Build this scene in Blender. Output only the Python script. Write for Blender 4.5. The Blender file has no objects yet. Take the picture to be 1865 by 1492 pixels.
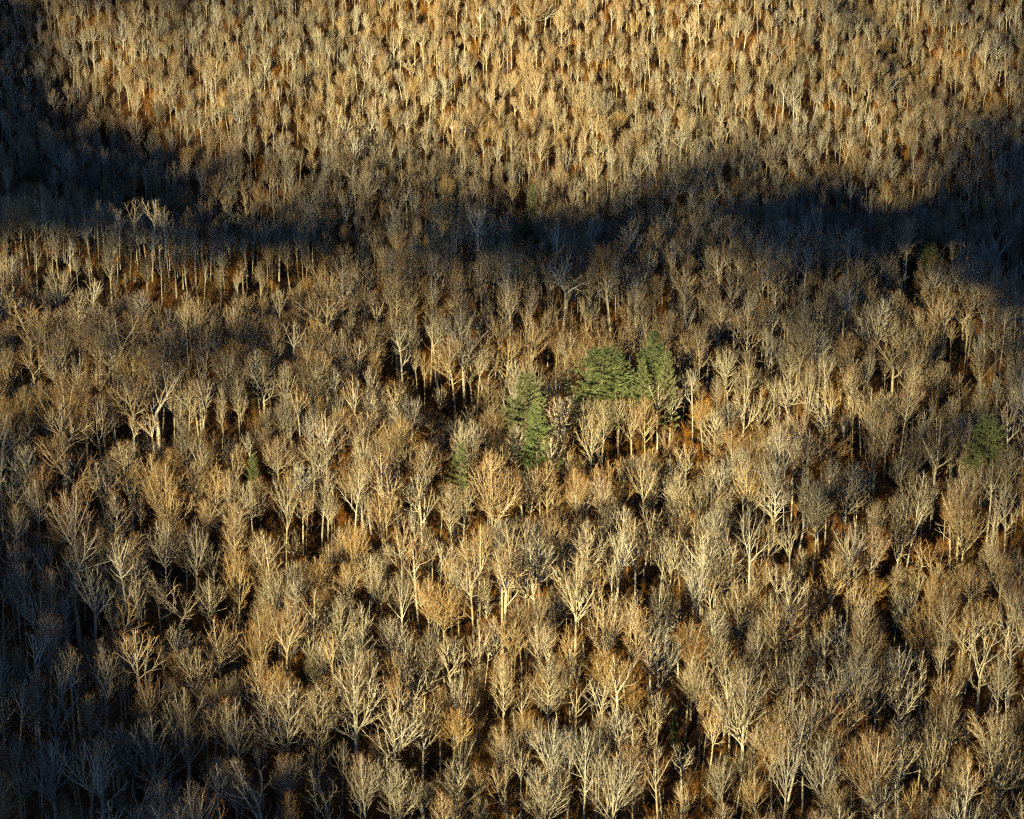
import bpy, math, random
import numpy as np
from mathutils import Vector

R = math.radians
rng = np.random.RandomState(11)
random.seed(5)
scene = bpy.context.scene
C = scene.collection

# ------------------------------------------------------------------ camera
CAM_H, PITCH, HFOV = 320.0, R(24.0), R(19.0)
W_PX, H_PX = 1865.0, 1492.0
F_PX = (W_PX / 2) / math.tan(HFOV / 2)
cam_data = bpy.data.cameras.new('camera')
cam = bpy.data.objects.new('camera', cam_data)
C.objects.link(cam)
cam.location = (0, 0, CAM_H)
cam.rotation_euler = (math.pi / 2 - PITCH, 0, 0)
cam_data.sensor_width = 36.0
cam_data.angle = HFOV
cam_data.clip_start = 5.0
cam_data.clip_end = 30000.0
scene.camera = cam

# ------------------------------------------------------------------ sky, sun, exposure
SUN_EL, SUN_AZ = R(18.0), R(205.0)          # azimuth clockwise from +Y (the view direction)
SUN_DIR = np.array([math.sin(SUN_AZ) * math.cos(SUN_EL), math.cos(SUN_AZ) * math.cos(SUN_EL), math.sin(SUN_EL)])
world = bpy.data.worlds.new('World')
scene.world = world
world.use_nodes = True
wn = world.node_tree
bg = wn.nodes['Background']
sky = wn.nodes.new('ShaderNodeTexSky')
sky.sky_type = 'NISHITA'
sky.sun_disc = False
sky.sun_elevation = SUN_EL
sky.sun_rotation = SUN_AZ
sky.air_density = 0.6
sky.dust_density = 0.0
sky.altitude = 3500.0
sky.ozone_density = 5.0
wn.links.new(sky.outputs[0], bg.inputs[0])
bg.inputs[1].default_value = 0.05

sun_data = bpy.data.lights.new('sun', 'SUN')
sun_data.energy = 5.0
sun_data.angle = R(0.5)
sun_data.color = (1.0, 0.87, 0.49)
sun = bpy.data.objects.new('sun', sun_data)
C.objects.link(sun)
sun.rotation_euler = Vector(SUN_DIR).to_track_quat('Z', 'Y').to_euler()
sun.location = (0, 0, 600)

scene.view_settings.view_transform = 'Standard'
scene.view_settings.look = 'None'
scene.view_settings.exposure = 1.4
scene.view_settings.gamma = 1.0
scene.render.engine = 'CYCLES'
scene.cycles.use_denoising = False
scene.cycles.pixel_filter_type = 'BLACKMAN_HARRIS'
scene.cycles.filter_width = 1.25
scene.cycles.max_bounces = 2
scene.cycles.diffuse_bounces = 1
scene.cycles.glossy_bounces = 1
scene.cycles.transmission_bounces = 0
scene.cycles.caustics_reflective = False
scene.cycles.caustics_refractive = False

# ------------------------------------------------------------------ terrain
def sstep(a, b, x):
    t = np.clip((x - a) / (b - a), 0, 1)
    return t * t * (3 - 2 * t)

def flat_point(px, py):
    a = (px - W_PX / 2) / F_PX; b = (H_PX / 2 - py) / F_PX
    t = CAM_H / (math.sin(PITCH) - b * math.cos(PITCH))
    return (a * t, (math.cos(PITCH) + b * math.sin(PITCH)) * t)

GULLIES = [([(1640, 560), (1725, 700), (1740, 800), (1650, 930), (1710, 1070), (1600, 1180)], 7.0, 12.0),
           ([(640, 800), (760, 765), (870, 790), (1000, 730), (1110, 650)], 5.5, 10.0),
           ([(1150, 930), (1260, 880), (1390, 820), (1520, 860), (1600, 800)], 6.0, 11.0),
           ([(100, 640), (230, 600), (380, 620), (540, 580), (700, 500)], 6.0, 11.0),
           ([(380, 1240), (520, 1090), (620, 1080), (760, 1060)], 5.0, 10.0),
           ([(0, 120), (150, 260), (260, 300)], 7.0, 14.0), ([(1500, 30), (1560, 150), (1720, 240)], 6.0, 14.0),
           ([(900, 1380), (1080, 1330), (1240, 1390)], 4.0, 9.0)]
GULLIES = [([flat_point(*p) for p in pts], dep * 1.25, wid) for pts, dep, wid in GULLIES]

def gully_depth(x, y):
    tot = 0.0 * x * y
    for pts, dep, wid in GULLIES:
        d2 = None
        for (ax, ay), (bx, by) in zip(pts[:-1], pts[1:]):
            vx, vy = bx - ax, by - ay
            t = np.clip(((x - ax) * vx + (y - ay) * vy) / (vx * vx + vy * vy), 0, 1)
            q = (x - ax - t * vx) ** 2 + (y - ay - t * vy) ** 2
            d2 = q if d2 is None else np.minimum(d2, q)
        tot = np.maximum(tot, dep * np.exp(-d2 / (wid * wid)))
    return tot

def ground_z(x, y):
    x = np.asarray(x, float); y = np.asarray(y, float)
    z = 0.0 * x * y
    # the drainage that crosses behind the middle of the wood, and the hillside rising beyond it
    vy = 842 + 0.10 * x + 8 * np.sin(x / 38.0) + 0.0009 * x * x
    z = z - 5.0 * np.exp(-((y - vy) / 42.0) ** 2)
    far = np.maximum(y - vy - 15, 0)
    z = z + 0.20 * far * sstep(0, 120, far) - 0.00002 * far * far * sstep(1200, 200, far)
    # side spurs on that hillside
    z = z + 5.0 * np.sin(x / 47.0 + 0.9 + y / 160.0) * sstep(20, 140, far) * sstep(2500, 900, y)
    # bench at the left with a bank below it
    bank = sstep(0, 22, y - (775 + 0.05 * (x + 95))) * np.exp(-((x + 100) / 62.0) ** 4)
    z = z + 9.0 * bank * sstep(60, 10, y - 790)
    # gentle knolls and hollows of the near wood
    z = z + 3.2 * np.sin(x / 31.0 + 1.3) * np.cos(y / 43.0) + 2.0 * np.sin(x / 17.0 + y / 29.0) * sstep(3000, 1200, y)
    z = z - 7.0 * np.exp(-((x - 97) / 16.0) ** 2 - ((y - 625) / 16.0) ** 2)       # stream hollow on the right
    z = z - 5.0 * np.exp(-((x - 45) / 16.0) ** 2 - ((y - 678) / 14.0) ** 2)
    z = z - 4.0 * np.exp(-((x + 10) / 12.0) ** 2 - ((y - 705) / 12.0) ** 2)
    z = z - gully_depth(x, y)
    # the slope falls away below and to the left of the near edge
    z = z - 0.10 * np.maximum(-x - 50, 0) * sstep(640, 540, y)
    return z

def kfar(y): return float(min(max((y - 640) / 300.0, 0), 1))      # the wood grows younger and closer up the slope

def project(p):
    p = np.atleast_2d(np.asarray(p, float))
    dx, dy, dz = p[:, 0], p[:, 1], p[:, 2] - CAM_H
    depth = dy * math.cos(PITCH) - dz * math.sin(PITCH)
    up = dy * math.sin(PITCH) + dz * math.cos(PITCH)
    return np.stack([W_PX / 2 + F_PX * dx / depth, H_PX / 2 - F_PX * up / depth, depth], 1)

def stand(px, py, h=0.0):
    """where on the terrain something h metres tall stands when its top shows at that place of the view"""
    a = (px - W_PX / 2) / F_PX; b = (H_PX / 2 - py) / F_PX
    d = np.array([a, math.cos(PITCH) + b * math.sin(PITCH), -math.sin(PITCH) + b * math.cos(PITCH)])
    t = np.arange(350.0, 1800.0, 0.5)
    P = np.array([0, 0, CAM_H])[None] + t[:, None] * d[None]
    below = P[:, 2] < ground_z(P[:, 0], P[:, 1]) + h
    i = int(np.argmax(below)) if below.any() else len(t) - 1
    x, y = P[i, 0], P[i, 1]
    return float(x), float(y), float(ground_z(x, y))

# ------------------------------------------------------------------ materials
def new_mat(name):
    m = bpy.data.materials.new(name); m.use_nodes = True
    nt = m.node_tree
    b = nt.nodes['Principled BSDF']
    b.inputs['Roughness'].default_value = 0.9
    b.inputs['Specular IOR Level'].default_value = 0.15
    return m, nt, b

def node(nt, kind, **kw):
    n = nt.nodes.new(kind)
    for k, v in kw.items(): setattr(n, k, v)
    return n

def ramp(nt, stops, src):
    r = nt.nodes.new('ShaderNodeValToRGB')
    e = r.color_ramp.elements
    while len(e) < len(stops): e.new(0.5)
    for i, (p, c) in enumerate(stops):
        e[i].position = p; e[i].color = (*c, 1)
    nt.links.new(src, r.inputs[0])
    return r.outputs[0]

def mix(nt, fac, a, b, mode='MIX'):
    m = nt.nodes.new('ShaderNodeMix'); m.data_type = 'RGBA'; m.blend_type = mode
    for s, v in ((m.inputs[0], fac), (m.inputs[6], a), (m.inputs[7], b)):
        if isinstance(v, (int, float)): s.default_value = v
        elif isinstance(v, tuple): s.default_value = (*v, 1)
        else: nt.links.new(v, s)
    return m.outputs[2]

def wood_material(name):
    """pale bark on thick wood, passing to the tree's own twig colour on the finest wood"""
    m, nt, b = new_mat(name)
    fine = node(nt, 'ShaderNodeAttribute', attribute_name='fine')
    tint = node(nt, 'ShaderNodeAttribute', attribute_name='tint', attribute_type='INSTANCER')
    info = node(nt, 'ShaderNodeObjectInfo')
    bark = ramp(nt, [(0.0, (0.28, 0.24, 0.18)), (0.25, (0.46, 0.40, 0.28)), (0.6, (0.64, 0.58, 0.43)), (0.85, (0.74, 0.69, 0.55)), (1.0, (0.42, 0.40, 0.36))], info.outputs['Random'])
    nz = node(nt, 'ShaderNodeTexNoise'); nz.inputs['Scale'].default_value = 1.7; nz.inputs['Detail'].default_value = 3
    tc = node(nt, 'ShaderNodeTexCoord'); nt.links.new(tc.outputs['Object'], nz.inputs['Vector'])
    blot = ramp(nt, [(0.3, (0.62, 0.56, 0.5)), (0.62, (1.0, 1.0, 1.0))], nz.outputs[0])
    bark = mix(nt, 1.0, bark, blot, 'MULTIPLY')
    twig = ramp(nt, [(0.0, (0.085, 0.070, 0.052)), (0.3, (0.13, 0.088, 0.040)), (0.5, (0.21, 0.11, 0.028)), (0.72, (0.34, 0.12, 0.016)), (1.0, (0.52, 0.24, 0.025))], tint.outputs['Fac'])
    f = ramp(nt, [(0.2, (0, 0, 0)), (0.95, (1, 1, 1))], fine.outputs['Fac'])
    warm = ramp(nt, [(0.3, (0, 0, 0)), (1.0, (0.32, 0.32, 0.32))], tint.outputs['Fac'])
    bark = mix(nt, warm, bark, (0.60, 0.42, 0.14))
    col = mix(nt, f, bark, twig)
    nt.links.new(col, b.inputs['Base Color'])
    return m

WOOD = wood_material('bare_wood')

def ground_material():
    m, nt, b = new_mat('leaf_litter')
    tc = node(nt, 'ShaderNodeTexCoord')
    n1 = node(nt, 'ShaderNodeTexNoise'); n1.inputs['Scale'].default_value = 0.05; n1.inputs['Detail'].default_value = 8
    n2 = node(nt, 'ShaderNodeTexNoise'); n2.inputs['Scale'].default_value = 1.1; n2.inputs['Detail'].default_value = 6
    nt.links.new(tc.outputs['Object'], n1.inputs['Vector']); nt.links.new(tc.outputs['Object'], n2.inputs['Vector'])
    c1 = ramp(nt, [(0.35, (0.030, 0.017, 0.010)), (0.5, (0.060, 0.030, 0.013)), (0.66, (0.17, 0.082, 0.027))], n1.outputs[0])
    c2 = ramp(nt, [(0.3, (0.45, 0.42, 0.4)), (0.7, (1.25, 1.2, 1.15))], n2.outputs[0])
    nt.links.new(mix(nt, 1.0, c1, c2, 'MULTIPLY'), b.inputs['Base Color'])
    bp = node(nt, 'ShaderNodeBump'); bp.inputs['Strength'].default_value = 0.6; bp.inputs['Distance'].default_value = 0.4
    nt.links.new(n2.outputs[0], bp.inputs['Height']); nt.links.new(bp.outputs[0], b.inputs['Normal'])
    return m

def needle_material():
    m, nt, b = new_mat('pine_needles')
    tc = node(nt, 'ShaderNodeTexCoord')
    nz = node(nt, 'ShaderNodeTexNoise'); nz.inputs['Scale'].default_value = 0.9; nz.inputs['Detail'].default_value = 4
    nt.links.new(tc.outputs['Object'], nz.inputs['Vector'])
    info = node(nt, 'ShaderNodeObjectInfo')
    c = ramp(nt, [(0.3, (0.110, 0.130, 0.055)), (0.5, (0.20, 0.225, 0.095)), (0.7, (0.32, 0.34, 0.17))], nz.outputs[0])
    c = mix(nt, 1.0, c, ramp(nt, [(0, (0.8, 0.95, 0.8)), (1, (1.2, 1.1, 1.1))], info.outputs['Random']), 'MULTIPLY')
    nt.links.new(c, b.inputs['Base Color'])
    b.inputs['Roughness'].default_value = 0.6
    b.inputs['Subsurface Weight'].default_value = 0.0
    return m

def plain(name, col, rough=0.9, spec=0.15):
    m, nt, b = new_mat(name)
    b.inputs['Base Color'].default_value = (*col, 1); b.inputs['Roughness'].default_value = rough
    b.inputs['Specular IOR Level'].default_value = spec
    return m

LITTER, NEEDLES = ground_material(), needle_material()
PINE_BARK = plain('pine_bark', (0.16, 0.12, 0.09))
SUN_BLOCKER = plain('sun_blocker_white', (0.8, 0.8, 0.8))  # for the unseen puffs added to block the sun

# ------------------------------------------------------------------ mesh helpers
def mesh_from(name, verts, quads, tris=None, fine=None, mats=(), smooth=True):
    me = bpy.data.meshes.new(name)
    verts = np.asarray(verts, np.float32)
    quads = np.asarray(quads, np.int32).reshape(-1, 4)
    tris = np.zeros((0, 3), np.int32) if tris is None else np.asarray(tris, np.int32).reshape(-1, 3)
    loops = np.concatenate([quads.ravel(), tris.ravel()])
    starts = np.concatenate([np.arange(len(quads)) * 4, len(quads) * 4 + np.arange(len(tris)) * 3]).astype(np.int32)
    me.vertices.add(len(verts)); me.vertices.foreach_set('co', verts.ravel())
    me.loops.add(len(loops)); me.loops.foreach_set('vertex_index', loops)
    me.polygons.add(len(starts)); me.polygons.foreach_set('loop_start', starts)
    me.update(calc_edges=True)
    me.validate()
    if fine is not None and len(fine) == len(me.vertices):
        a = me.attributes.new('fine', 'FLOAT', 'POINT'); a.data.foreach_set('value', np.asarray(fine, np.float32))
    for m in mats: me.materials.append(m)
    if smooth: me.polygons.foreach_set('use_smooth', np.ones(len(me.polygons), bool))
    return me

class Tubes:
    """collects tapered polylines and turns them into thin tubes"""
    def __init__(s): s.by = {}
    def add(s, pts, rad, fine, sides):
        s.by.setdefault((len(pts), sides), []).append((pts, rad, fine))
    def arrays(s):
        V, Q, Fn, off = [], [], [], 0
        for (n, k), items in s.by.items():
            P = np.array([i[0] for i in items], float); Rr = np.array([i[1] for i in items], float); Fi = np.array([i[2] for i in items], float)
            T = np.gradient(P, axis=1); T /= np.linalg.norm(T, axis=2, keepdims=True) + 1e-9
            ref = np.where(np.abs(T[:, :1, 2:3]) < 0.9, np.array([0, 0, 1.0]), np.array([1.0, 0, 0]))
            ref = np.broadcast_to(ref, T.shape)
            A = np.cross(T, ref); A /= np.linalg.norm(A, axis=2, keepdims=True) + 1e-9
            B = np.cross(T, A)
            ang = np.arange(k) * 2 * math.pi / k
            ring = P[:, :, None] + Rr[:, :, None, None] * (A[:, :, None] * np.cos(ang)[None, None, :, None] + B[:, :, None] * np.sin(ang)[None, None, :, None])
            m = len(items)
            V.append(ring.reshape(-1, 3)); Fn.append(np.repeat(Fi.reshape(-1), k))
            idx = off + np.arange(m * n * k).reshape(m, n, k)
            a = idx[:, :-1]; b = idx[:, 1:]
            Q.append(np.stack([a, np.roll(a, -1, 2), np.roll(b, -1, 2), b], -1).reshape(-1, 4))
            off += m * n * k
        return np.concatenate(V), np.concatenate(Q), np.concatenate(Fn)
    def mesh(s, name, mats):
        v, q, f = s.arrays()
        return mesh_from(name, v, q, None, f, mats)

def unit(v): return v / (np.linalg.norm(v) + 1e-9)

def grow(P, D, L, r0, r1, n, rs, wob, up):
    pts = [P]; D = unit(D); seg = L / (n - 1)
    for _ in range(n - 1):
        D = unit(D + rs.normal(0, wob, 3) + np.array([0, 0, up / (n - 1)]))
        pts.append(pts[-1] + D * seg)
    return np.array(pts), r0 + (r1 - r0) * np.linspace(0, 1, n) ** 0.8

def side_dir(D, ang, az):
    a = unit(np.cross(D, np.array([0.31, 0.17, 0.93]) if abs(D[2]) < 0.97 else np.array([1.0, 0, 0])))
    b = np.cross(D, a)
    return unit(D * math.cos(ang) + (a * math.cos(az) + b * math.sin(az)) * math.sin(ang))

def along(pts, t):
    f = t * (len(pts) - 1); i = min(int(f), len(pts) - 2); u = f - i
    return pts[i] * (1 - u) + pts[i + 1] * u, unit(pts[i + 1] - pts[i])

def reach(P, d, env):
    """distance from P along d to the outline of the crown, an ellipsoid (centre height, half width, half height)"""
    c, a, bb = env
    p = np.array([P[0] / a, P[1] / a, (P[2] - c) / bb]); v = np.array([d[0] / a, d[1] / a, d[2] / bb])
    A = v @ v; B = 2 * p @ v; Cq = p @ p - 1
    D = B * B - 4 * A * Cq
    return 0.0 if D <= 0 else max((-B + math.sqrt(D)) / (2 * A), 0.0)

def ramify(crown, rs, pts, rad, L, level, prm, t0=0.12):
    """side branches along a limb; level 1 = branches, 2 = twigs, 3 = twiglets, 4 = spray"""
    n = max(2, int(prm['dens'][level] * L * (1 - t0) + 0.5))
    az = rs.uniform(0, 6.28)
    for j in range(n):
        t = t0 + (1 - t0) * (j + rs.uniform(0.1, 0.9)) / n
        P, D = along(pts, t)
        az += 2.4 + rs.normal(0, 0.4)
        ang = R(prm['ang'][level]) * rs.uniform(0.65, 1.3)
        d = side_dir(D, ang, az)
        if d[2] < 0.05 and level < 3: d = unit(np.array([d[0], d[1], 0.12]))
        room = reach(P, unit(d + np.array([0, 0, 0.25])), prm['env'])
        if level == 1: l = min(room * rs.uniform(0.6, 1.02), 0.62 * L + 1.5)
        else: l = min(L * prm['ratio'][level] * (1 - prm['taper'] * t) * rs.uniform(0.65, 1.25), room + 0.5)
        l = max(l, prm['minl'][level])
        r = min(prm['rad'][level] * (0.75 + 0.05 * l if level == 1 else 1), 0.75 * float(np.interp(t, np.linspace(0, 1, len(rad)), rad)) + 0.004) * rs.uniform(0.8, 1.15)
        if level == 4:
            q, rr = grow(P, d, l, r, r * 0.6, 2, rs, 0.05, 0.0)
            crown.add(q, rr, [0.92, 1.0], 3); continue
        npt = {1: 6, 2: 4, 3: 3}[level]
        q, rr = grow(P, d, l, r, r * 0.42, npt, rs, prm['wob'][level], prm['up'][level])
        f = {1: (0.0, 0.35), 2: (0.2, 0.8), 3: (0.6, 1.0)}[level]
        crown.add(q, rr, np.linspace(f[0], f[1], npt), 4 if level == 1 else 3)
        if level < 4: ramify(crown, rs, q, rr, l, level + 1, prm, 0.12 if level < 2 else 0.2)

BASE = dict(dens={1: 1.0, 2: 1.15, 3: 0.95, 4: 0.8}, ang={1: 36, 2: 40, 3: 42, 4: 38}, ratio={2: 0.36, 3: 0.48, 4: 0.55}, taper=0.35,
            minl={1: 0.8, 2: 0.7, 3: 0.5, 4: 0.35}, rad={1: 0.125, 2: 0.060, 3: 0.027, 4: 0.015},
            wob={1: 0.045, 2: 0.06, 3: 0.09}, up={1: 0.28, 2: 0.25, 3: 0.15})

#            crown base, leaders, leader angle, bole radius, crown centre, half width, half height
SHAPES = {'vase':    ((.48, .58), (4, 6), (20, 48), .33, .755, (4.8, 6.0), .235),
          'fan':     ((.38, .46), (6, 9), (16, 58), .42, .71, (6.4, 7.8), .28),
          'pole':    ((.62, .68), (3, 5), (14, 42), .29, .82, (3.4, 4.4), .17),
          'oak':     ((.44, .52), (4, 6), (34, 66), .40, .74, (6.2, 7.4), .24),
          'broom':   ((.52, .60), (7, 10), (14, 62), .26, .79, (4.8, 5.8), .20),
          'upright': ((.42, .50), (0, 1), (0, 1), .31, .70, (4.0, 5.2), .29)}

def make_tree(kind, seed, far=False):
    rs = np.random.RandomState(seed)
    T, K = Tubes(), Tubes()
    prm = {k: (dict(v) if isinstance(v, dict) else v) for k, v in BASE.items()}
    H = 25.0
    cbr, nlr, la, R0, cc, aw, bh = SHAPES[kind]
    cb = rs.uniform(*cbr); nl = rs.randint(*nlr)
    prm['env'] = (H * cc, rs.uniform(*aw), H * bh)
    lean = np.array([rs.normal(0, 0.02), rs.normal(0, 0.02), 1.0])
    if kind == 'oak':
        prm['wob'] = {1: 0.15, 2: 0.15, 3: 0.14}; prm['ang'][1] = 44; prm['dens'][1] = 0.8
    if kind == 'broom':
        prm['dens'] = {1: 1.15, 2: 1.7, 3: 1.5, 4: 1.4}; prm['rad'] = {1: 0.075, 2: 0.042, 3: 0.027, 4: 0.019}
    if far:         # the young wood up the slope: stout for its height, few fine twigs
        prm['rad'] = {k: v * 1.35 for k, v in prm['rad'].items()}; R0 *= 1.2
        prm['dens'][2] *= 0.72; prm['dens'][3] *= 0.6; prm['dens'][4] *= 0.35
    if kind == 'upright':
        pts, rad = grow(np.zeros(3), lean, H * 0.98, R0, 0.05, 14, rs, 0.012, 0.05)
        T.add(pts, rad, np.linspace(0, 0.2, 14), 7)
        n = rs.randint(26, 34); az = rs.uniform(0, 6)
        for j in range(n):
            t = cb - 0.06 + (0.97 - cb + 0.06) * ((j + rs.uniform(0, 1)) / n) ** 0.9
            P, D = along(pts, t); az += 2.4 + rs.normal(0, 0.5)
            s = min(max((t - cb) / (1 - cb), 0), 1)
            d = side_dir(np.array([0, 0, 1.0]), R(rs.uniform(30, 62) * (1 - 0.25 * s)), az)
            l = max(reach(P, d, prm['env']) * rs.uniform(0.7, 1.05), 1.2)
            l = min(l, 7.5)
            q, rr = grow(P, d, l, (0.075 + 0.012 * l) * rs.uniform(0.8, 1.2), 0.035, 7, rs, 0.05, 0.4)
            T.add(q, rr, np.linspace(0.02, 0.42, 7), 4)
            ramify(K, rs, q, rr, l * 1.15, 2, prm, 0.15)
            if l > 3: ramify(K, rs, q, rr, l * 0.9, 1, dict(prm, dens={**prm['dens'], 1: 0.7}), 0.25)
        return T, K
    hb = H * cb
    pts, rad = grow(np.zeros(3), lean, hb, R0, R0 * 0.75, 7, rs, 0.02 if kind != 'oak' else 0.05, 0.05)
    T.add(pts, rad, np.zeros(7), 7)
    for j in range(rs.randint(1, 5)):       # a few low limbs on the bole
        P, D = along(pts, rs.uniform(0.6, 0.97)); l = rs.uniform(1.8, 4.2)
        q, rr = grow(P, side_dir(np.array([0, 0, 1.0]), R(rs.uniform(45, 70)), rs.uniform(0, 6.28)), l, 0.07, 0.025, 6, rs, 0.09, 0.5)
        T.add(q, rr, np.linspace(0.02, 0.5, 6), 4); ramify(K, rs, q, rr, l, 2, prm)
    if kind in ('pole', 'vase', 'broom', 'fan'):        # the bole goes on as the middle leader
        l = H * 0.985 - hb
        q, rr = grow(pts[-1], pts[-1] - pts[-2] + rs.normal(0, 0.03, 3), l, R0 * 0.66, 0.06, 9, rs, 0.03, 0.1)
        T.add(q, rr, np.linspace(0, 0.3, 9), 6); ramify(K, rs, q, rr, l, 1, prm, 0.05)
    az = rs.uniform(0, 6.28)
    for j in range(nl):
        az += 6.283 / nl + rs.normal(0, 0.3)
        a = R(la[0] + (la[1] - la[0]) * ((j + rs.uniform(0, 1)) / nl))
        st, _ = along(pts, 1.0 if j < 2 else rs.uniform(0.8, 1.0))
        d = side_dir(np.array([0, 0, 1.0]), a, az)
        l = max(reach(st, unit(d + np.array([0, 0, 0.12])), prm['env']) * rs.uniform(0.9, 1.03), 4)
        q, rr = grow(st, d, l, R0 * (0.6 if nl < 5 else 0.45) * rs.uniform(0.8, 1.1), 0.06, 9, rs, 0.035 if kind != 'oak' else 0.12, 0.14 if kind != 'oak' else 0.4)
        T.add(q, rr, np.linspace(0.0, 0.32, 9), 5)
        ramify(K, rs, q, rr, l, 1, prm, 0.1)
    return T, K

def make_snag(seed):
    rs = np.random.RandomState(seed); T = Tubes()
    pts, rad = grow(np.zeros(3), np.array([0.03, 0, 1.0]), 17, 0.30, 0.14, 10, rs, 0.03, 0.02)
    T.add(pts, rad, np.zeros(10), 7)
    for j in range(9):
        P, D = along(pts, rs.uniform(0.35, 0.98)); l = rs.uniform(0.8, 4.5)
        q, rr = grow(P, side_dir(D, R(rs.uniform(40, 80)), rs.uniform(0, 6.28)), l, 0.09, 0.035, 5, rs, 0.16, 0.3)
        T.add(q, rr, np.full(5, 0.05), 4)
        if l > 2.5:
            P2, D2 = along(q, 0.6); q2, r2 = grow(P2, side_dir(D2, R(45), rs.uniform(0, 6)), l * 0.5, 0.05, 0.02, 4, rs, 0.15, 0.3); T.add(q2, r2, np.full(4, 0.05), 3)
    return T

def make_bush(seed):
    rs = np.random.RandomState(seed); T = Tubes()
    for j in range(rs.randint(4, 7)):
        l = rs.uniform(3.0, 5.5)
        q, rr = grow(np.array([rs.normal(0, .5), rs.normal(0, .5), 0]), side_dir(np.array([0, 0, 1.0]), R(rs.uniform(5, 30)), rs.uniform(0, 6.28)), l, 0.05, 0.02, 5, rs, 0.1, 0.2)
        T.add(q, rr, np.linspace(0.3, 0.8, 5), 3)
        for i in range(14):
            P, D = along(q, rs.uniform(0.3, 1)); l2 = rs.uniform(0.7, 1.7)
            a, b = grow(P, side_dir(D, R(rs.uniform(25, 60)), rs.uniform(0, 6.28)), l2, 0.022, 0.014, 3, rs, 0.12, 0.2); T.add(a, b, [0.7, 0.9, 1.0], 3)
            for k in range(4):
                P2, D2 = along(a, rs.uniform(0.2, 1)); a2, b2 = grow(P2, side_dir(D2, R(rs.uniform(25, 55)), rs.uniform(0, 6.28)), l2 * 0.55, 0.015, 0.01, 2, rs, 0.1, 0.1); T.add(a2, b2, [0.9, 1.0], 3)
    return T

# ------------------------------------------------------------------ the ground, one sheet out to the horizon
def axis(lo, hi, a, b, step, coarse):
    mid = list(np.arange(a, b + 0.1, step))
    left, right = [], []
    s = step; v = a
    while v > lo: s = min(s * 1.3, coarse); v -= s; left.append(v)
    s = step; v = b
    while v < hi: s = min(s * 1.3, coarse); v += s; right.append(v)
    return np.array(left[::-1] + mid + right)
gx = axis(-9000, 9000, -330, 330, 5, 600); gy = axis(-6000, 12000, 380, 1300, 5, 600)
GX, GY = np.meshgrid(gx, gy, indexing='ij')
GZ = ground_z(GX, GY)
idx = np.arange(GX.size).reshape(GX.shape)
gq = np.stack([idx[:-1, :-1], idx[1:, :-1], idx[1:, 1:], idx[:-1, 1:]], -1).reshape(-1, 4)
gme = mesh_from('ground', np.stack([GX.ravel(), GY.ravel(), GZ.ravel()], 1), gq, None, None, [LITTER])
ground = bpy.data.objects.new('ground', gme); C.objects.link(ground); ground['kind'] = 'structure'

# ------------------------------------------------------------------ sun blocker: unseen puffs added toward the low sun, shaped to shade the wood
SH_X = [0, 207, 414, 622, 829, 1036, 1243, 1450, 1658, 1865]
SH_Y = [0, 80, 160, 220, 280, 340, 400, 460, 520, 600, 700, 850, 1000, 1150, 1300, 1400, 1492]
SHADE = np.array([
    [1, .92, .72, .4, .15, 0, .1, .5, .75, .9],
    [.88, .75, .58, .3, .05, 0, .05, .4, .6, .8],
    [.85, .65, .4, .15, 0, 0, .05, .35, .55, .75],
    [1, .95, .6, .25, .05, .05, .15, .4, .6, .8],
    [1, 1, .85, .55, .3, .28, .45, .62, .78, .92],
    [.97, .95, .9, .78, .66, .64, .7, .78, .86, .93],
    [.95, .95, .92, .84, .76, .75, .77, .82, .9, .95],
    [.8, .88, .88, .8, .74, .74, .74, .76, .88, .96],
    [.5, .66, .74, .7, .68, .68, .66, .66, .78, .9],
    [.8, .7, .66, .55, .5, .46, .42, .45, .65, .84],
    [.65, .45, .4, .3, .22, .12, .12, .22, .5, .75],
    [.85, .4, .3, .15, .05, 0, .03, .2, .45, .7],
    [1, .76, .35, .15, 0, 0, .05, .2, .45, .6],
    [1, 1, .5, .1, 0, 0, .1, .2, .4, .5],
    [1, 1, .85, .3, .12, .15, .2, .25, .35, .45],
    [1, 1, .92, .55, .3, .3, .35, .35, .4, .55],
    [1, 1, 1, .75, .5, .5, .5, .5, .55, .7]])

def shade_at(px, py):
    px = np.clip(px, 0, W_PX); py = np.clip(py, 0, H_PX)
    i = np.clip(np.searchsorted(SH_X, px, 'right') - 1, 0, len(SH_X) - 2); j = np.clip(np.searchsorted(SH_Y, py, 'right') - 1, 0, len(SH_Y) - 2)
    X = np.array(SH_X, float); Y = np.array(SH_Y, float)
    u = (px - X[i]) / (X[i + 1] - X[i]); v = (py - Y[j]) / (Y[j + 1] - Y[j])
    return (SHADE[j, i] * (1 - u) * (1 - v) + SHADE[j, i + 1] * u * (1 - v) + SHADE[j + 1, i] * (1 - u) * v + SHADE[j + 1, i + 1] * u * v)

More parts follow.
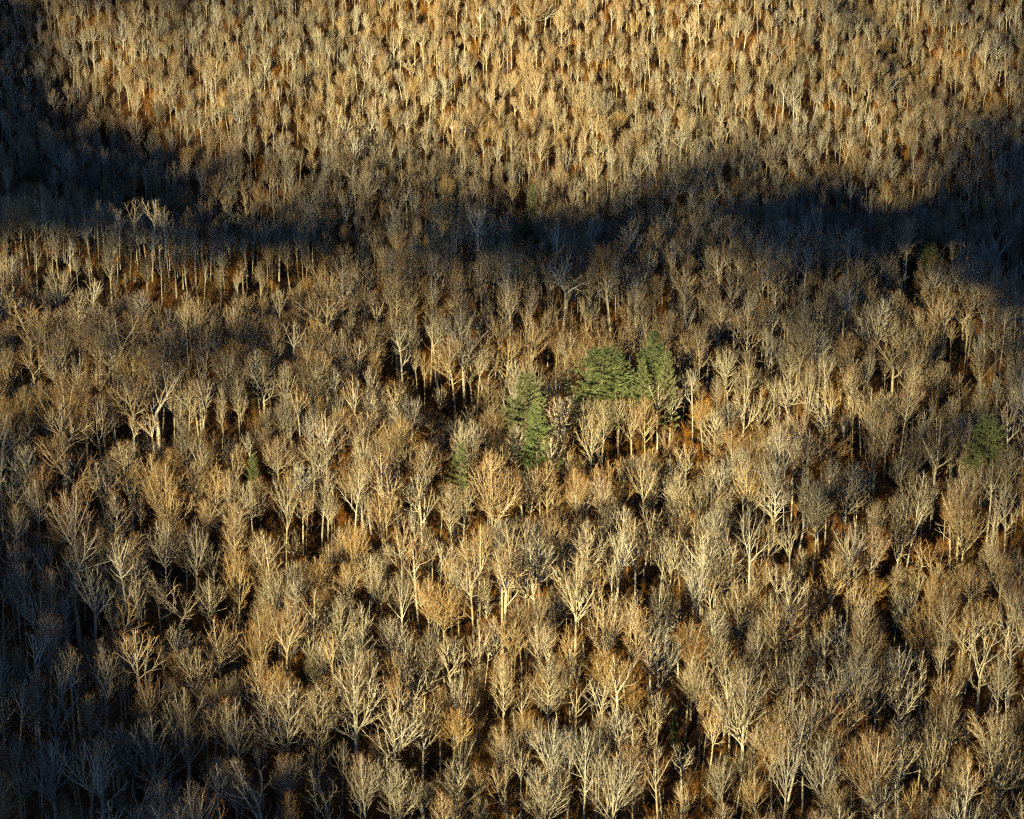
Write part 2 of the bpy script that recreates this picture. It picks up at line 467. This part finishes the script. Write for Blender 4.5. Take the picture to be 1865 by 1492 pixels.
def make_sun_blocker():
    A = 5.0; DIST = 1600.0
    hs = unit(np.array([SUN_DIR[0], SUN_DIR[1], 0])); side = np.array([-hs[1], hs[0], 0])
    ico_v, ico_f = [], []
    t = (1 + 5 ** .5) / 2
    iv = np.array([(-1, t, 0), (1, t, 0), (-1, -t, 0), (1, -t, 0), (0, -1, t), (0, 1, t), (0, -1, -t), (0, 1, -t), (t, 0, -1), (t, 0, 1), (-t, 0, -1), (-t, 0, 1)], float)
    iv /= np.linalg.norm(iv[0])
    fi = np.array([(0, 11, 5), (0, 5, 1), (0, 1, 7), (0, 7, 10), (0, 10, 11), (1, 5, 9), (5, 11, 4), (11, 10, 2), (10, 7, 6), (7, 1, 8), (3, 9, 4), (3, 4, 2), (3, 2, 6), (3, 6, 8), (3, 8, 9), (4, 9, 5), (2, 4, 11), (6, 2, 10), (8, 6, 7), (9, 8, 1)])
    V, F, off = [], [], 0
    rs = np.random.RandomState(3)
    step_l = A / math.sin(SUN_EL)
    for a in np.arange(-1400, -300, step_l):
        for b in np.arange(-700, 700, A):
            g = np.array([0, 0, 0]) + hs * (a + rs.uniform(-.35, .35) * step_l) + side * (b + rs.uniform(-.35, .35) * A)
            if not (-330 < g[0] < 330 and 430 < g[1] < 1250): continue
            z = float(ground_z(g[0], g[1])) + 12
            g[2] = z
            p = project(g)[0]
            if not (-350 < p[0] < W_PX + 350 and -350 < p[1] < H_PX + 400): continue
            c = float(shade_at(p[0], p[1]))
            c = min(max(c + 0.22 * (math.sin(g[0] / 13.0 + 2.1 * math.sin(g[1] / 31.0)) * math.cos(g[1] / 26.0 + 1.7 * math.sin(g[0] / 21.0))) * (1 if c < .7 else .25), 0), 1)
            if c < 0.03: continue
            r = A * math.sqrt((1.2 * c + 2.0 * (max(c - 0.6, 0) / 0.4) ** 2) / (0.8 * math.pi))
            ctr = g + SUN_DIR * (DIST + rs.uniform(-60, 60))
            rot = rs.permutation(3)
            V.append(ctr + iv[:, rot] * r * 1.06); F.append(fi + off); off += 12
    me = mesh_from('sun_blocker', np.concatenate(V), [], np.concatenate(F), None, [SUN_BLOCKER])
    o = bpy.data.objects.new('sun_blocker', me); C.objects.link(o); o['kind'] = 'structure'  # added out of view, only to throw the SHADE pattern
    print('cloud puffs', off // 12)
make_sun_blocker()

# ------------------------------------------------------------------ tree prototypes
KINDS = [('vase', 7), ('fan', 5), ('upright', 6), ('pole', 6), ('oak', 5), ('broom', 4)]
PROTO = []      # (kind, trunk mesh, crown mesh, crown width, height)
for kind, n in KINDS:
    for i in range(n):
        T, K = make_tree(kind, 100 * len(PROTO) + 17)
        v, q, f = K.arrays()
        wdt = 2 * np.percentile(np.hypot(v[:, 0] - v[:, 0].mean(), v[:, 1] - v[:, 1].mean()), 92)
        PROTO.append(dict(kind=kind, T=T, K=K, nf=len(q), w=wdt, h=float(v[:, 2].max()), trunk=T.mesh('trunk', [WOOD]), crown=K.mesh('crown', [WOOD])))
        print(kind, i, 'faces', len(q), 'w %.1f h %.1f' % (wdt, PROTO[-1]['h']))
SNAG = make_snag(4)
snag_mesh = SNAG.mesh('trunk', [WOOD])
def protos(kind): return [i for i, p in enumerate(PROTO) if p['kind'] == kind]

# ------------------------------------------------------------------ pines
def make_pine(seed, H=27.0, wide=5.2, base=0.30, power=0.75):
    rs = np.random.RandomState(seed)
    T = Tubes(); V, F = [], []; off = 0
    pts, rad = grow(np.zeros(3), np.array([0, 0, 1.0]), H, 0.36, 0.04, 12, rs, 0.01, 0.05)
    T.add(pts, rad, np.zeros(12), 8)
    tufts = []
    z = base
    while z < 0.985:
        s = (z - base) / (1 - base)
        nb = rs.randint(4, 7); az0 = rs.uniform(0, 6.28)
        for j in range(nb):
            az = az0 + 6.283 * j / nb + rs.normal(0, 0.2)
            P, _ = along(pts, min(z + rs.normal(0, 0.006), 0.995))
            l = wide * (1 - s) ** power * (0.6 + 0.4 * min(s * 5, 1)) * rs.uniform(0.62, 1.15) + 0.5
            e = R(4 + 42 * s + rs.normal(0, 5))
            d = np.array([math.cos(az) * math.cos(e), math.sin(az) * math.cos(e), math.sin(e)])
            q, rr = grow(P, d, l, 0.07 * (1 - s) + 0.02, 0.012, 6, rs, 0.04, 0.35)
            T.add(q, rr, np.full(6, 0.2), 4)
            for k in range(max(4, int(l * 4.2))):       # side sprays, flattened into plates
                t = rs.uniform(0.08, 1.0); P2, D2 = along(q, t)
                sd = unit(np.cross(D2, np.array([0, 0, 1.0]))) * (1 if k % 2 else -1)
                d2 = unit(D2 * 0.75 + sd * rs.uniform(0.35, 1.0) + np.array([0, 0, rs.uniform(0.0, 0.15)]))
                l2 = (0.35 + 0.32 * l * (1 - 0.6 * t)) * rs.uniform(0.6, 1.15)
                for m in range(max(2, int(l2 * 3.2))):
                    tufts.append((P2 + d2 * l2 * (m + rs.uniform(0.3, 1)) / max(2, int(l2 * 3.2)), d2))
            tufts.append((q[-1], unit(q[-1] - q[-2])))
        z += rs.uniform(0.040, 0.062) * (1.0 - 0.35 * s)
    for m in range(6): tufts.append((pts[-1] + rs.normal(0, 0.1, 3), np.array([0, 0, 1.0])))
    n = len(tufts); P = np.array([t[0] for t in tufts]); D = np.array([t[1] for t in tufts])
    nn = 12                                               # needles per tuft
    dirs = D[:, None] * 0.9 + rs.normal(0, 0.55, (n, nn, 3)) + np.array([0, 0, 0.35])
    dirs /= np.linalg.norm(dirs, axis=2, keepdims=True)
    ln = rs.uniform(0.26, 0.48, (n, nn, 1))
    sdv = np.cross(dirs, rs.normal(0, 1, (n, nn, 3))); sdv /= np.linalg.norm(sdv, axis=2, keepdims=True)
    wd = 0.045
    A = P[:, None] - sdv * wd; B = P[:, None] + sdv * wd; Cc = P[:, None] + dirs * ln
    vv = np.stack([A, B, Cc], 2).reshape(-1, 3)
    ff = np.arange(len(vv)).reshape(-1, 3)
    foliage = mesh_from('crown', vv, [], ff, None, [NEEDLES], smooth=False)
    return T.mesh('trunk', [PINE_BARK]), foliage

# ------------------------------------------------------------------ things
def thing(name, loc, label, cat, group=None, rz=0.0, scale=(1, 1, 1), tilt=(0, 0)):
    o = bpy.data.objects.new(name, None); C.objects.link(o)
    o.location = loc; o.rotation_euler = (tilt[0], tilt[1], rz); o.scale = scale
    o['label'] = label; o['category'] = cat
    if group: o['group'] = group
    o.empty_display_size = 0.5
    return o

def part(name, me, parent, tint=None):
    o = bpy.data.objects.new(name, me); C.objects.link(o); o.parent = parent
    if tint is not None: o['tint'] = float(tint)
    return o

placed = []       # (x, y, clearance) of everything standing in the wood
PINES = [  # view x, view y of the tip, height above ground, width factor, seed, label
    (958, 681, 29, 1.15, 1, 'taller full green pine of the central pair, dark shadow gap behind it'),
    (980, 744, 28, 1.00, 2, 'lighter green pine with bare-ribbed upswept branches, in front of the taller central pine'),
    (1097, 635, 27, 1.35, 3, 'broadest round-topped green pine, at the left end of the four-crowned pine clump'),
    (1128, 641, 26, 0.95, 4, 'green pine pressed against the right side of the broadest round-topped pine'),
    (1168, 660, 24, 0.90, 5, 'short light green pine standing in the notch between the wide pine and the peaked one'),
    (1190, 608, 29, 0.95, 6, 'highest peaked dark green pine at the right end of the pine clump'),
    (1214, 640, 26, 0.75, 7, 'small deep green pine tucked against the right side of the peaked pine'),
    (834, 806, 24, 0.85, 8, 'small lone bluish green pine left of the central pair of pines'),
    (1806, 763, 23, 1.00, 9, 'rounded irregular green pine near the right-hand edge of the wood, broken light trunk'),
    (461, 830, 18, 0.60, 10, 'tiny bright green pine among bare crowns on the left half of the wood'),
    (968, 336, 20, 0.62, 11, 'dim yellow green pine top in the shaded valley above the central pines'),
    (958, 385, 16, 0.50, 12, 'low dark green young pine just below the dim pine of the shaded valley'),
    (1697, 428, 15, 0.85, 13, 'dark rounded evergreen hidden in deep shade on the upper right'),
    (62, 272, 17, 0.60, 14, 'almost black narrow evergreen in the shaded band at the far left'),
    (1229, 1283, 13, 0.50, 15, 'small dull green young evergreen low among bare trunks in the lower right'),
]
PW = {1: 1.35, 2: 1.35, 3: 1.45, 9: 1.5, 10: 1.2, 15: 1.1}
pine_protos = [make_pine(21, 27, 5.4, 0.25, 0.62), make_pine(22, 27, 5.0, 0.28, 0.85), make_pine(23, 27, 5.8, 0.25, 0.5), make_pine(24, 27, 4.6, 0.22, 0.7)]
for (px, py, h, wf, sd, lab) in PINES:
    x, y, z = stand(px, py, h)
    tm, cm = pine_protos[{3: 2, 9: 2, 2: 1, 8: 1, 6: 0, 1: 0, 13: 2}.get(sd, sd % 4)]
    s = h / 27.0
    e = thing('pine_tree', (x, y, z - 0.2), lab, 'pine tree', 'green pines among the bare trees', sd * 1.7, (s * wf * PW.get(sd, 1.3), s * wf * PW.get(sd, 1.3), s))
    part('trunk', tm, e); part('crown', cm, e)
    placed.append((x, y, 5.0 * wf))

# bare trees one can pick out: view x, view y of the tip, height, crown width in view units, kind, tint (0 grey ... .8 rust ... 1 gold)
NOTED = [
 (35,1017,28,48,'upright',.1),(161,1022,27,80,'vase',.35),(310,1042,24,105,'oak',.55),(379,1042,22,70,'vase',.4),(399,1119,26,95,'vase',.75),
 (476,1092,27,80,'fan',.8),(516,1085,29,85,'vase',.7),(352,1166,24,75,'vase',.6),(335,1250,27,95,'fan',.45),(432,1263,26,75,'vase',.4),
 (516,1233,27,115,'fan',.55),(577,1243,27,75,'upright',.4),(184,1227,23,50,'oak',.1),(57,1240,22,55,'upright',.1),(97,1260,22,75,'oak',.1),
 (90,1334,25,85,'fan',.1),(462,1371,27,125,'oak',.35),(275,1300,26,120,'fan',.3),(577,1012,20,68,'broom',.85),(641,1019,22,65,'broom',.85),
 (691,1019,22,55,'broom',.5),(731,1025,23,55,'vase',.3),(808,1059,22,82,'broom',.9),(862,1010,29,60,'pole',.6),(912,1003,30,70,'pole',.6),
 (1050,1005,30,85,'vase',.5),(982,1119,22,60,'broom',.6),(644,1190,30,135,'fan',.4),(915,1190,27,55,'upright',.5),(996,1173,29,72,'upright',.4),
 (949,1206,22,62,'vase',.7),(959,1294,20,62,'broom',.95),(768,1260,24,75,'vase',.6),(845,1320,22,52,'vase',.35),(731,1384,27,85,'upright',.3),
 (667,1377,24,75,'vase',.5),(590,1394,22,95,'oak',.3),(915,1397,20,72,'oak',.7),(996,1387,22,95,'fan',.35),(1118,1361,26,105,'fan',.4),
 (1267,999,27,62,'vase',.2),(1350,1049,24,85,'fan',.55),(1428,1089,24,90,'vase',.8),(1384,1116,27,55,'upright',.3),(1515,999,25,75,'vase',.95),
 (1589,1039,17,58,'broom',.97),(1655,1072,21,62,'vase',.3),(1766,1029,20,70,'broom',.85),(1850,1100,25,85,'oak',.35),(1790,1150,25,90,'oak',.3),
 (1357,1200,29,105,'fan',.45),(1568,1168,33,75,'upright',.35),(1645,1173,27,92,'fan',.3),(1826,1180,23,60,'vase',.3),(1726,1253,27,60,'vase',.5),
 (1826,1307,28,115,'fan',.35),(1471,1253,28,60,'vase',.5),(1320,1371,24,65,'broom',.3),(1434,1330,26,60,'vase',.3),(1645,1314,26,75,'vase',.4),
 (1699,1314,25,60,'vase',.4),(1615,1424,20,85,'broom',.2),(1263,1126,24,72,'broom',.85),(1361,550,27,60,'vase',.75),(1310,540,25,50,'upright',.6),
 (1407,604,22,62,'oak',.3),(1440,660,27,62,'vase',.5),(1475,664,27,50,'vase',.5),(1595,540,26,85,'fan',.4),(1632,600,27,76,'oak',.7),
 (1706,671,17,60,'broom',.5),(1709,748,30,82,'vase',.5),(1387,701,23,52,'vase',.5),(1357,694,25,55,'vase',.5),(1300,741,27,55,'upright',.4),
 (1615,731,25,50,'oak',.6),(1602,765,26,75,'oak',.7),(1515,778,17,70,'broom',.8),(1763,882,27,76,'fan',.6),(1367,828,27,62,'vase',.97),
 (1488,879,25,70,'upright',.3),(1552,872,20,60,'oak',.6),(1077,737,29,58,'vase',.5),(1148,587,21,52,'vase',.8),(897,828,27,98,'fan',.75),
 (1172,819,28,62,'vase',.5),(1051,849,24,45,'broom',.85),(780,743,16,62,'broom',.85),(803,790,15,65,'broom',.75),(903,749,22,75,'broom',.65),
 (60,610,27,62,'vase',.8),(147,587,24,50,'broom',.85),(178,721,26,66,'oak',.6),(479,657,23,74,'oak',.5),(389,842,21,60,'broom',.97),
 (506,788,22,54,'broom',.6),(519,714,24,50,'vase',.5),(67,869,24,52,'vase',.4),(516,852,27,50,'vase',.5),(295,942,26,60,'broom',.5),
 (352,939,27,55,'vase',.35),(432,678,24,45,'vase',.5),(430,1000,26,65,'vase',.97),(1105,1075,24,80,'fan',.6),(1160,940,27,70,'vase',.6),
 (700,880,26,70,'vase',.8),(640,940,25,60,'fan',.9),(730,930,26,66,'vase',.7),(1682,372,27,50,'upright',.2),(1518,425,27,50,'upright',.4),
 (1215,960,26,60,'vase',.4),(1010,930,27,60,'upright',.6),(1590,955,24,65,'broom',.8),(1640,930,24,60,'oak',.5),(1840,870,24,70,'vase',.5),
]
# gaps in the canopy: no crown tops show here (view x, y, half width, half height of where trees would stand)
GAPS = [(320, 612, 110, 42), (150, 640, 60, 30), (985, 745, 22, 60), (850, 830, 45, 38), (1255, 905, 55, 42), (1700, 1110, 50, 60), (1555, 1080, 22, 45),
        (1735, 740, 40, 36), (1385, 835, 55, 26), (1110, 668, 50, 32), (1195, 655, 20, 42), (265, 255, 18, 45), (560, 1085, 60, 30), (320, 1230, 45, 40),
        (540, 560, 30, 28), (1540, 900, 40, 30), (1660, 590, 25, 30), (1290, 60, 0, 0), (1740, 1190, 30, 35), (500, 1000, 30, 28)]

def gap(px, py):
    for (a, b, w, h) in GAPS:
        if w and ((px - a) / w) ** 2 + ((py - b) / h) ** 2 < 1: return True
    return False

# crowns that cover the feet of the pines
for (px, py, h) in [(940, 768, 22), (1008, 790, 23), (962, 838, 23), (1000, 836, 24), (985, 850, 22), (1072, 716, 22), (1098, 722, 23), (1128, 716, 22), (1152, 722, 23), (1178, 718, 24),
                    (1200, 690, 22), (1222, 682, 21), (822, 876, 22), (845, 880, 21), (1790, 826, 24), (1826, 820, 22), (1808, 838, 24), (458, 872, 21), (472, 868, 18)]:
    NOTED.append((px, py, h, 52, ('vase', 'upright', 'pole')[len(NOTED) % 3], .35 + .1 * (len(NOTED) % 5)))
TREES = []        # x, y, z, proto, sxy, sz, rot, tint, noted
for n, (px, py, h, wpx, kind, tint) in enumerate(NOTED):
    if n < 1e9 and h >= 18: h *= 1 - 0.43 * kfar(stand(px, py, h)[1])
    x, y, z = stand(px, py, h)
    c = protos(kind); pi = c[n % len(c)]; P = PROTO[pi]
    sz = h / P['h']
    ppm = F_PX / project([(x, y, z + h * .7)])[0, 2]
    sxy = min(max(wpx / ppm / P['w'], 0.6 * sz), 1.5 * sz)
    TREES.append([x, y, z, pi, sxy, sz, rng.uniform(0, 6.28), tint, True, h])
    placed.append((x, y, 0.42 * wpx / ppm))

# everything else: scattered by dart throwing over the area in view and a margin round it
cell = {}
# nothing that stands in front may hide a pine or a noted crown: centre, half width, lowest line of view kept open, distance
OPEN = []
PINE_FOOT = [762, 835, 712, 712, 716, 676, 676, 872, 838, 864, 362, 420, 462, 320, 1325]
PINE_HALF = [38, 34, 44, 28, 28, 26, 20, 30, 32, 14, 14, 14, 20, 14, 12]
for (pp, foot, half) in zip(PINES, PINE_FOOT, PINE_HALF):
    OPEN.append((pp[0], half + 16, foot, stand(pp[0], pp[1], pp[2])[1]))
for t, nt_ in zip(TREES, NOTED):
    hp = t[9] * F_PX / project([(t[0], t[1], t[2] + 12)])[0, 2]
    OPEN.append((nt_[0], nt_[3] * 0.5, nt_[1] + hp * (0.42 if nt_[4] != 'broom' else 0.30), t[1]))
def hides(px, y, top):
    for (a, w, f, d) in OPEN:
        if abs(px - a) < w and y < d + 2 and top < f and d - y < 75: return True
    return False
def near_ok(x, y, r):
    i, j = int(x // 12), int(y // 12)
    for a in (-1, 0, 1):
        for b in (-1, 0, 1):
            for (u, v, q) in cell.get((i + a, j + b), ()):
                if (u - x) ** 2 + (v - y) ** 2 < (0.5 * (r + q)) ** 2: return False
    return True
for (x, y, r) in placed: cell.setdefault((int(x // 12), int(y // 12)), []).append((x, y, r * 1.6))
kinds_w = [('vase', .25), ('upright', .12), ('pole', .22), ('fan', .14), ('oak', .12), ('broom', .15)]
cum = np.cumsum([w for _, w in kinds_w])
ys = np.arange(430, 1240)
tries = 200000
X = rng.uniform(-290, 290, tries); Y = rng.uniform(440, 1230, tries)
Z = ground_z(X, Y); PR = project(np.stack([X, Y, Z], 1))
def patch(x, y): return 0.5 + 0.5 * math.sin(x / 23.0 + 2 * math.sin(y / 31.0)) * math.cos(y / 27.0 + 1.5 * math.sin(x / 37.0))
for k in range(tries):
    x, y, z = X[k], Y[k], Z[k]; px, py = PR[k, 0], PR[k, 1]
    if not (-260 < px < W_PX + 200 and -170 < py < H_PX + 420): continue
    k_far = kfar(y)        # younger, closer-set trees up the far slope
    r = (3.3 + 5.9 * rng.uniform() ** (0.8 + 0.7 * patch(x + 200, y))) * (1 - 0.53 * k_far)
    if gap(px, py) or not near_ok(x, y, r): continue
    cell.setdefault((int(x // 12), int(y // 12)), []).append((x, y, r))
    # tall poles on the bench at the left
    kd = kinds_w[int(np.searchsorted(cum, rng.uniform(0, 1)))][0]
    if 20 < px < 470 and 500 < py < 585: kd = 'pole' if rng.uniform() < .75 else 'upright'
    if r < 4.9 * (1 - 0.53 * k_far) and kd in ('fan', 'oak', 'broom'): kd = 'pole' if rng.uniform() < .6 else 'upright'
    c = protos(kd); pi = c[rng.randint(len(c))]; P = PROTO[pi]
    h = np.clip(rng.normal(23.0, 3.9) * (0.78 + 0.22 * min(r / 7, 1)), 11, 32) * (1 - 0.43 * k_far)
    if kd == 'pole': h *= 1.08
    sz = h / P['h']; sxy = sz * rng.uniform(0.85, 1.25) * (1 - 0.12 * k_far) * (0.5 + 0.5 * min(r / (8 * (1 - 0.53 * k_far)), 1.15))
    tp = project([(x, y, z + h)])[0]
    if hides(tp[0], y, tp[1]):
        h *= 0.62; tp = project([(x, y, z + h)])[0]
        if hides(tp[0], y, tp[1]): continue
        sz = h / P['h']; sxy = sz
    pt = patch(x, y)
    tint = float(np.clip(rng.normal(0.30 + 0.48 * pt, 0.2), 0, 0.93))
    if kd == 'broom': tint = min(tint + 0.25, 1.0)
    TREES.append([x, y, z, pi, sxy, sz, rng.uniform(0, 6.28), tint, False, h])
print('trees', len(TREES))

# which 300 show largest
arr = np.array([[t[0], t[1], t[2] + 0.6 * t[9]] for t in TREES]); pr = project(arr)
size = np.array([t[9] for t in TREES]) * F_PX / pr[:, 2]
inside = (pr[:, 0] > 4) & (pr[:, 0] < W_PX - 4) & (pr[:, 1] > 4) & (pr[:, 1] < H_PX - 12)
score = np.where(inside, size, -1) + np.array([400 if t[8] else 0 for t in TREES])
order = np.argsort(-score)
single = set(int(i) for i in order[:296])

# ------------------------------------------------------------------ the far and outlying wood as one object
def scatter(name, sources, pts, rot, scl, idxs, tint):
    """one object that stands a source tree on each of its points"""
    col = bpy.data.collections.new(name + '_kinds')
    for i, me in enumerate(sources):
        o = bpy.data.objects.new('%s_%02d' % (name, i), me); col.objects.link(o)
    me = bpy.data.meshes.new(name); me.vertices.add(len(pts)); me.vertices.foreach_set('co', np.asarray(pts, np.float32).ravel())
    for nm, ty, dat, fld in (('rot', 'FLOAT_VECTOR', rot, 'vector'), ('scl', 'FLOAT_VECTOR', scl, 'vector'), ('idx', 'INT', idxs, 'value'), ('tint', 'FLOAT', tint, 'value')):
        a = me.attributes.new(nm, ty, 'POINT'); a.data.foreach_set(fld, np.asarray(dat, np.int32 if ty == 'INT' else np.float32).ravel())
    me.update()
    o = bpy.data.objects.new(name, me); C.objects.link(o); o['kind'] = 'stuff'
    g = bpy.data.node_groups.new(name, 'GeometryNodeTree')
    g.interface.new_socket('Geometry', in_out='INPUT', socket_type='NodeSocketGeometry'); g.interface.new_socket('Geometry', in_out='OUTPUT', socket_type='NodeSocketGeometry')
    N, Lk = g.nodes, g.links
    gi, go = N.new('NodeGroupInput'), N.new('NodeGroupOutput')
    iop = N.new('GeometryNodeInstanceOnPoints'); iop.inputs['Pick Instance'].default_value = True
    ci = N.new('GeometryNodeCollectionInfo'); ci.inputs['Collection'].default_value = col; ci.inputs['Separate Children'].default_value = True; ci.inputs['Reset Children'].default_value = True
    def attr(nm, ty):
        a = N.new('GeometryNodeInputNamedAttribute'); a.data_type = ty; a.inputs['Name'].default_value = nm; return a.outputs[0]
    Lk.new(gi.outputs[0], iop.inputs['Points']); Lk.new(ci.outputs[0], iop.inputs['Instance'])
    Lk.new(attr('idx', 'INT'), iop.inputs['Instance Index']); Lk.new(attr('scl', 'FLOAT_VECTOR'), iop.inputs['Scale'])
    e2r = N.new('FunctionNodeEulerToRotation'); Lk.new(attr('rot', 'FLOAT_VECTOR'), e2r.inputs[0]); Lk.new(e2r.outputs[0], iop.inputs['Rotation'])
    Lk.new(iop.outputs[0], go.inputs[0])
    md = o.modifiers.new('scatter', 'NODES'); md.node_group = g
    return o

whole = []
for P in PROTO + [dict(zip('TK', make_tree(P['kind'], 100 * i + 17, True))) for i, P in enumerate(PROTO)]:
    v1, q1, f1 = P['T'].arrays(); v2, q2, f2 = P['K'].arrays()
    whole.append(mesh_from('tree', np.concatenate([v1, v2]), np.concatenate([q1, q2 + len(v1)]), None, np.concatenate([f1, f2]), [WOOD]))
far = [t for i, t in enumerate(TREES) if i not in single]
scatter('woodland', whole, [(t[0], t[1], t[2] - 0.15) for t in far], [(rng.normal(0, .045), rng.normal(0, .045), t[6]) for t in far],
        [(t[4] * rng.uniform(.85, 1.15), t[4] * rng.uniform(.85, 1.15), t[5]) for t in far], [t[3] + (len(PROTO) if kfar(t[1]) > 0.35 else 0) for t in far], [t[7] for t in far])

# brushy undergrowth
nb = 17000
BX = rng.uniform(-270, 270, nb); BY = rng.uniform(470, 1200, nb); BZ = ground_z(BX, BY); BP = project(np.stack([BX, BY, BZ], 1))
keep = (BP[:, 0] > -60) & (BP[:, 0] < W_PX + 60) & (BP[:, 1] > -60) & (BP[:, 1] < H_PX + 160)
BX, BY, BZ = BX[keep], BY[keep], BZ[keep]; nb = len(BX)
bs = rng.uniform(0.5, 1.3, nb)
scatter('undergrowth', [make_bush(s).mesh('brush', [WOOD]) for s in (1, 2, 3, 4)], np.stack([BX, BY, BZ - .1], 1), np.stack([0 * BX, 0 * BX, rng.uniform(0, 6.28, nb)], 1),
        np.stack([bs, bs, bs * rng.uniform(.8, 1.3, nb)], 1), rng.randint(0, 4, nb), rng.uniform(.35, .95, nb))

# ------------------------------------------------------------------ dead snags
SNAGS = [(190, 1288, 17, 'grey dead trunk with broken stubs, standing in the blue shade at lower left'),
         (1736, 955, 15, 'pale broken snag with short bare stubs beside the dark hollow on the right'),
         (1813, 905, 13, 'thin whitish dead pole without a crown, low at the right-hand edge'),
         (70, 1395, 15, 'slim dead trunk with few stubs in the darkest corner, bottom left')]
for k, (px, py, h, lab) in enumerate(SNAGS):
    x, y, z = stand(px, py, h)
    e = thing('dead_tree', (x, y, z - 0.15), lab, 'dead tree', 'dead standing trunks', 2.1 * k, (1, 1, h / 17.0))
    part('trunk', snag_mesh, e, 0.1)

# ------------------------------------------------------------------ the bare trees one by one
SHAPE_WORDS = {'vase': 'vase-shaped', 'fan': 'broad fan-crowned', 'upright': 'straight single-stemmed', 'pole': 'slender high-crowned', 'oak': 'crooked wide-limbed', 'broom': 'dense round-crowned'}
def tint_word(t): return ('grey' if t < .2 else 'tan' if t < .4 else 'brown' if t < .6 else 'rusty' if t < .8 else 'orange' if t < .94 else 'golden') + '-twigged'
NEAR = [(968, 750, 'the central pine pair'), (1120, 670, 'the pine clump'), (833, 840, 'the small lone pine'), (1806, 800, 'the right-hand rounded pine'), (461, 848, 'the tiny left-hand pine'), (1229, 1300, 'the dull little evergreen')]
def place_words(px, py):
    for (a, b, w) in NEAR:
        if abs(px - a) < 105 and abs(py - b) < 70: return 'just %s %s' % ('left of' if px < a - 30 else 'right of' if px > a + 30 else ('below' if py > b else 'above'), w)
    row = ('on the bottom edge' if py > 1370 else 'above the bottom edge' if py > 1250 else 'in the lower quarter' if py > 1110 else 'below the pines' if py > 860 else 'level with the pines' if py > 600 else 'above the pines' if py > 400 else 'on the far slope')
    f = px / W_PX
    colw = 'far left' if f < .16 else 'left' if f < .38 else 'centre' if f < .62 else 'right' if f < .84 else 'far right'
    return '%s, %s' % (row, colw)
ORD = ['leftmost', 'second from left', 'third from left', 'fourth from left', 'fifth from left', 'sixth from left', 'seventh from left', 'eighth from left', 'ninth from left', 'tenth from left']
NUM = ['', '', 'two', 'three', 'four', 'five', 'six', 'seven', 'eight', 'nine', 'ten']
fam = {}
for i in order[:296]:
    t = TREES[int(i)]
    q = project([(t[0], t[1], t[2] + 0.72 * t[9])])[0]
    hw = 'tall' if t[9] > 25.5 else 'short' if t[9] < 20.5 else 'mid-sized'
    lab = '%s %s %s tree %s' % (hw, tint_word(t[7]), SHAPE_WORDS[PROTO[t[3]]['kind']], place_words(q[0], q[1]))
    fam.setdefault(lab, []).append((float(q[0]), int(i)))
LABEL = {}
for lab, lst in fam.items():
    lst.sort()
    for k, (_, i) in enumerate(lst):
        LABEL[i] = lab if len(lst) == 1 else '%s, %s of %s' % (lab.replace('above the bottom edge', 'near bottom edge'), ORD[k] if k < len(lst) - 1 or len(lst) > 9 else 'rightmost', NUM[len(lst)])
for i in order[:296]:
    t = TREES[int(i)]; P = PROTO[t[3]]
    e = thing('bare_tree', (t[0], t[1], t[2] - 0.15), LABEL[int(i)], 'bare tree', 'bare leafless trees of the wood', t[6], (t[4], t[4], t[5]), (0, 0) if t[8] else (rng.normal(0, .035), rng.normal(0, .035)))
    part('trunk', P['trunk'], e, t[7]); part('crown', P['crown'], e, t[7])
